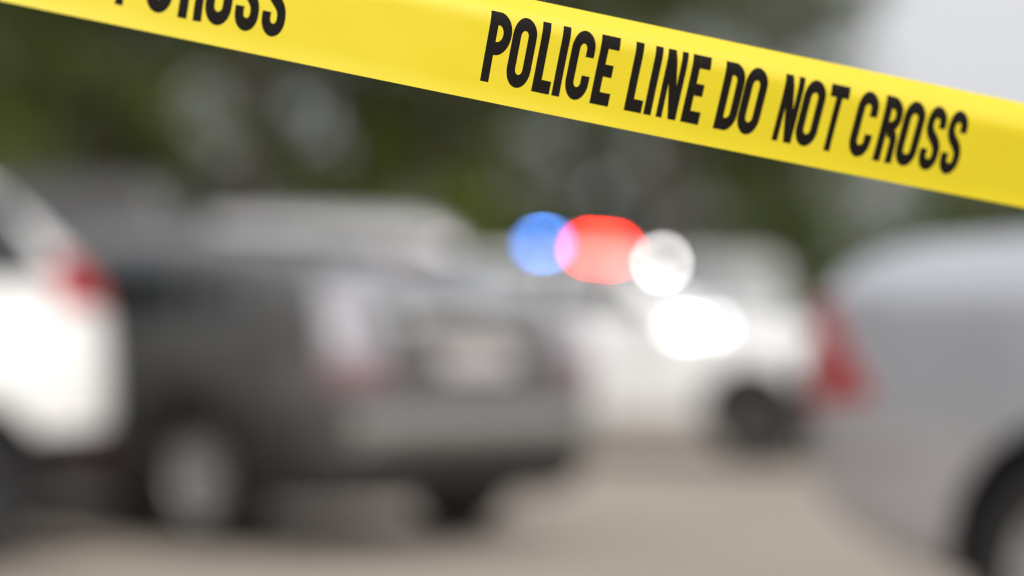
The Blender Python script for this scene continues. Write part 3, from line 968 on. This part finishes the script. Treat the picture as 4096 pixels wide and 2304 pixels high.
def build_tape():
    U_MIN, U_MAX = -640.0, 660.0
    nu, nv = 520, 30
    verts, faces = [], []
    for i in range(nu + 1):
        u = U_MIN + (U_MAX - U_MIN) * i / nu
        for j in range(nv + 1):
            verts.append(tape_point(u, TAPE_W * j / nv))
    for i in range(nu):
        for j in range(nv):
            a = i * (nv + 1) + j
            faces.append((a, a + nv + 1, a + nv + 2, a + 1))
    me = pymesh('barrier_tape', verts, faces, True, None)
    root = link('barrier_tape', me, tape_material())
    tag(root, 'yellow plastic police tape with black lettering stretched across the view', 'tape')

    # glyphs: strokes in a 49-unit-high box, drawn 0.633 as wide
    H, T, h = 49.4, 9.2, 4.6

    def arc(cx, cy, rx, ry, a0, a1, n=14):
        return [(cx + rx * math.cos(rad(a0 + (a1 - a0) * i / n)), cy + ry * math.sin(rad(a0 + (a1 - a0) * i / n))) for i in range(n + 1)]

    def bez(p0, p1, p2, p3, n=14):
        o = []
        for i in range(1, n):
            t = i / n
            o.append(tuple((1 - t) ** 3 * a + 3 * (1 - t) ** 2 * t * b + 3 * (1 - t) * t * t * c + t ** 3 * d for a, b, c, d in zip(p0, p1, p2, p3)))
        return o

    def bar(x0, x1, y0, y1):
        return ('quad', [(x0, y0), (x1, y0), (x1, y1), (x0, y1)])

    def glyph(ch):
        if ch == 'I':
            return 8.8, [bar(0, 8.8, 0, H)]
        if ch == 'L':
            return 20, [bar(0, T, 0, H), bar(T, 20, 0, T)]
        if ch == 'E':
            return 21.3, [bar(0, T, 0, H), bar(T, 21.3, 0, T), bar(T, 18.6, 20.3, 29), bar(T, 21.3, H - T, H)]
        if ch == 'T':
            return 23, [bar(0, 23, H - T, H), bar(7.7, 15.3, 0, H - T)]
        if ch == 'N':
            return 23.4, [bar(0, 7.0, 0, H), bar(16.4, 23.4, 0, H), ('quad', [(14.2, 0), (23.4, 0), (9.2, H), (0, H)])]
        if ch == 'O':
            w = 26.4
            r = w / 2 - h
            return w, [('loop', arc(w / 2, H - h - r, r, r, 0, 180) + arc(w / 2, h + r, r, r, 180, 360), T)]
        if ch == 'C':
            w = 26
            r = w / 2 - h
            return w, [('line', [(w - h, 31.2)] + arc(w / 2, H - h - r, r, r, 0, 180) + arc(w / 2, h + r, r, r, 180, 360) + [(w - h, 18)], T)]
        if ch == 'D':
            w = 24.6
            return w, [bar(0, T, 0, H), ('line', [(T, H - h), (w - 13.5, H - h)] + arc(w - 13.5, H - 13.5, 9, 9, 88, 0)[0:] + arc(w - 13.5, 13.5, 9, 9, 0, -88) + [(w - 13.5, h), (T, h)], T)]
        if ch == 'P':
            return 25.3, [bar(0, T, 0, H), ('line', [(T, H - h), (10.2, H - h)] + arc(10.2, H - 15, 10.5, 10.5, 86, -86, 22) + [(10.2, H - 25.5), (T, H - 25.5)], T)]
        if ch == 'R':
            return 24, [bar(0, T, 0, H), ('line', [(T, H - h), (10, H - h)] + arc(10, H - 13.8, 9.3, 9.3, 86, -86, 22) + [(10, H - 23.1), (T, H - 23.1)], 8.8),
                        ('line', [(10.5, 23.8)] + arc(11, 15.2, 8.2, 8.2, 80, 0, 10) + [(19.2, 10), (19.6, 0)], 8.6)]
        if ch == 'S':
            w = 24.4
            r = w / 2 - h
            top = [(w - h, 33.0)] + arc(w / 2, H - h - r, r, r, 0, 180)
            botm = arc(w / 2, h + r, r, r, 0, -180) + [(h, 16.4)]
            mid = bez((h, 35.5), (h, 25.5), (w - h, 25.0), (w - h, 14.0), 18)
            return w, [('line', top + [(h, 35.5)] + mid + [(w - h, 14.0)] + botm, 8.8)]

    def stroke_mesh(st, sub=4):
        """-> list of 2-D quads grids (rows of points)"""
        if st[0] == 'quad':
            p = st[1]
            n = max(2, int(max(math.hypot(p[1][0] - p[0][0], p[1][1] - p[0][1]), math.hypot(p[3][0] - p[0][0], p[3][1] - p[0][1])) / 2.5))
            rows = []
            for i in range(n + 1):
                t = i / n
                a = (p[0][0] + (p[3][0] - p[0][0]) * t, p[0][1] + (p[3][1] - p[0][1]) * t)
                b = (p[1][0] + (p[2][0] - p[1][0]) * t, p[1][1] + (p[2][1] - p[1][1]) * t)
                rows.append([(a[0] + (b[0] - a[0]) * k / sub, a[1] + (b[1] - a[1]) * k / sub) for k in range(sub + 1)])
            return rows, False
        closed = st[0] == 'loop'
        pts = []
        src = st[1] + ([st[1][0]] if closed else [])
        for p, q in zip(src, src[1:]):
            d = math.hypot(q[0] - p[0], q[1] - p[1])
            if d < 1e-6:
                continue
            n = max(1, int(d / 2.2))
            for i in range(n):
                pts.append((p[0] + (q[0] - p[0]) * i / n, p[1] + (q[1] - p[1]) * i / n))
        if not closed:
            pts.append(src[-1])
        rows = []
        N = len(pts)
        for i in range(N):
            a = pts[(i - 1) % N] if closed or i > 0 else pts[i]
            b = pts[(i + 1) % N] if closed or i < N - 1 else pts[i]
            tx, ty = b[0] - a[0], b[1] - a[1]
            d = math.hypot(tx, ty)
            nx, ny = -ty / d, tx / d
            rows.append([(pts[i][0] + nx * st[2] * (k / sub - .5), pts[i][1] + ny * st[2] * (k / sub - .5)) for k in range(sub + 1)])
        return rows, closed

    V0, SX = 13.5, .685
    # left edge of each letter along the tape, in mm from the P of the phrase
    layout = [('P', 0), ('O', 18.1), ('L', 39.4), ('I', 55.0), ('C', 63.6), ('E', 85.0),
              ('L', 112.1), ('I', 127.6), ('N', 137.6), ('E', 157.6),
              ('D', 184.3), ('O', 201.8), ('N', 233.3), ('O', 250.6), ('T', 271.8),
              ('C', 296.4), ('R', 319.2), ('O', 336.6), ('S', 357.0), ('S', 375.8)]
    ink = M['ink']
    for phrase in (-1, 0, 1):
        for ch, x in layout:
            u0 = -26.7 + x + PERIOD * phrase
            if u0 < -395 or u0 > 560:
                continue
            w, strokes = glyph(ch)
            verts, faces = [], []
            for si, st in enumerate(strokes):
                rows, closed = stroke_mesh(st)
                b = len(verts)
                k = len(rows[0])
                for r in rows:
                    for gx, gy in r:
                        verts.append(tape_point(u0 + gx * SX, V0 + gy, .00012 + .00004 * si))
                nr = len(rows)
                for i in range(nr if closed else nr - 1):
                    for j in range(k - 1):
                        a, c2 = b + i * k + j, b + ((i + 1) % nr) * k + j
                        faces.append((a, a + 1, c2 + 1, c2))
            me = pymesh('letter', verts, faces, True, None)
            bm = bmesh.new()
            bm.from_mesh(me)
            bm.normal_update()
            flip = [fc for fc in bm.faces if fc.normal.dot(Vector((0, 0, CAM_H)) - fc.calc_center_median()) < 0]
            bmesh.ops.reverse_faces(bm, faces=flip)
            bm.to_mesh(me)
            bm.free()
            link('letter', me, ink, root)
    return root


def tape_material():
    m = bpy.data.materials.new('yellow_polythene')
    m.use_nodes = True
    nt = m.node_tree
    p = nt.nodes['Principled BSDF']
    p.inputs['Base Color'].default_value = (.82, .665, .004, 1)
    p.inputs['Roughness'].default_value = .40
    p.inputs['Specular IOR Level'].default_value = .3
    p.inputs['Coat Weight'].default_value = 1.0
    p.inputs['Coat Roughness'].default_value = .27
    p.inputs['Coat IOR'].default_value = 1.75
    tr = nt.nodes.new('ShaderNodeBsdfTranslucent')
    tr.inputs['Color'].default_value = (.92, .74, .005, 1)
    ms = nt.nodes.new('ShaderNodeMixShader')
    ms.inputs[0].default_value = .28
    tc = nt.nodes.new('ShaderNodeTexCoord')
    mp = nt.nodes.new('ShaderNodeMapping')
    mp.inputs['Scale'].default_value = (5, 5, 160)
    mp.inputs['Rotation'].default_value = (0, rad(-9.6), 0)
    nz = nt.nodes.new('ShaderNodeTexNoise')
    nz.inputs['Scale'].default_value = 1.0
    nz.inputs['Detail'].default_value = 3
    bp = nt.nodes.new('ShaderNodeBump')
    bp.inputs['Strength'].default_value = .09
    bp.inputs['Distance'].default_value = .002
    nt.links.new(tc.outputs['Object'], mp.inputs[0])
    nt.links.new(mp.outputs[0], nz.inputs['Vector'])
    nt.links.new(nz.outputs['Fac'], bp.inputs['Height'])
    nt.links.new(bp.outputs[0], p.inputs['Normal'])
    nt.links.new(p.outputs[0], ms.inputs[1])
    nt.links.new(tr.outputs[0], ms.inputs[2])
    nt.links.new(ms.outputs[0], nt.nodes['Material Output'].inputs[0])
    return m


M['ink'] = mat('black_print', (.009, .007, .0055), .6, var=.25, scale=300, spec=.10)

# ------------------------------------------------------------------ build
build_ground()
build_silver_saloon()
build_white_crossover()
build_hatchback()
build_patrol_car()
build_panel_van('panel_van', 'pale silver high-roof van parked behind the dark grey hatchback', (-1.95, 24.4), (1, .02), M['van_silver'], H=2.17, L=5.2)
build_panel_van('charcoal_van', 'charcoal van end-on between the white crossover and the pale van', (-3.12, 18.3), (-.05, 1), M['charcoal'], H=2.03, L=4.6, rear_windows=True)
build_panel_van('delivery_van', 'light grey van parked end-on behind the white police car', (2.68, 32.2 - .4), (.06, 1.0), M['van_grey'], H=2.0, L=4.6, rear_windows=True)

P6 = 6082.0


def at(px, d):
    return (px - 1288) / P6 * d


build_far_wood()
build_tree('dark tree at the far left, above the white crossover', at(60, 46), 46, 13, 4.2, .26, (.01, 0), 3.0, 'leaf_dark', 21)
build_tree('dark leafy tree left of the pale sky gap', at(270, 40), 40, 13, 3.6, .30, (-.01, 0), 1.5, 'leaf_dark', 22, clumps=72, per=90)
build_tree('bare dark trunk right of the pale sky gap', at(628, 41), 41, 15, 8.4, .24, (.004, 0), 2.6, 'leaf_dark', 23)
build_tree('tree with mid green leaves above the panel van', at(880, 50), 50, 12, 4.0, .22, (0, 0), 2.6, 'leaf_mid', 24, per=60)
build_tree('brown trunk just left of the tape lettering, above the blue roof light', at(1090, 44), 44, 14, 5.6, .23, (.003, 0), 2.4, 'leaf_dark', 25)
build_tree('slim tree behind the tape, left of the thick dark trunk', at(1440, 55), 55, 13, 6.0, .18, (.01, 0), 2.4, 'leaf_dark', 26, per=50)
build_tree('thick dark trunk above the red roof lights', at(1670, 40), 40, 14, 5.4, .33, (.0, 0), 2.5, 'leaf_dark', 27, per=60)
build_tree('rightmost tall tree, its crown edge against the white sky', at(1960, 47), 47, 13, 3.4, .24, (-.01, 0), 1.7, 'leaf_dark', 28, per=60)
build_bush('yellow-green shrub at the left edge under the tape', at(10, 40), 40.5, 1.0, 6.0, 'leaf_light', 31, n=34)
build_bush('yellow-green shrub above the panel van roof', at(935, 44), 44.5, 1.0, 5.6, 'leaf_light', 32, n=30, per=50)
build_bush('yellow-green shrub left of the blue roof light', at(1215, 43), 43.5, .75, 4.4, 'leaf_light', 33, n=26)
build_bush('green shrub below the tape, right of the thick trunk', at(2010, 42), 42.5, 1.0, 4.0, 'leaf_mid', 34, n=28)
build_bush('dull green shrub behind the silver saloon', at(2320, 46), 46.5, 1.7, 3.6, 'leaf_mid', 35, n=34)
build_tape()
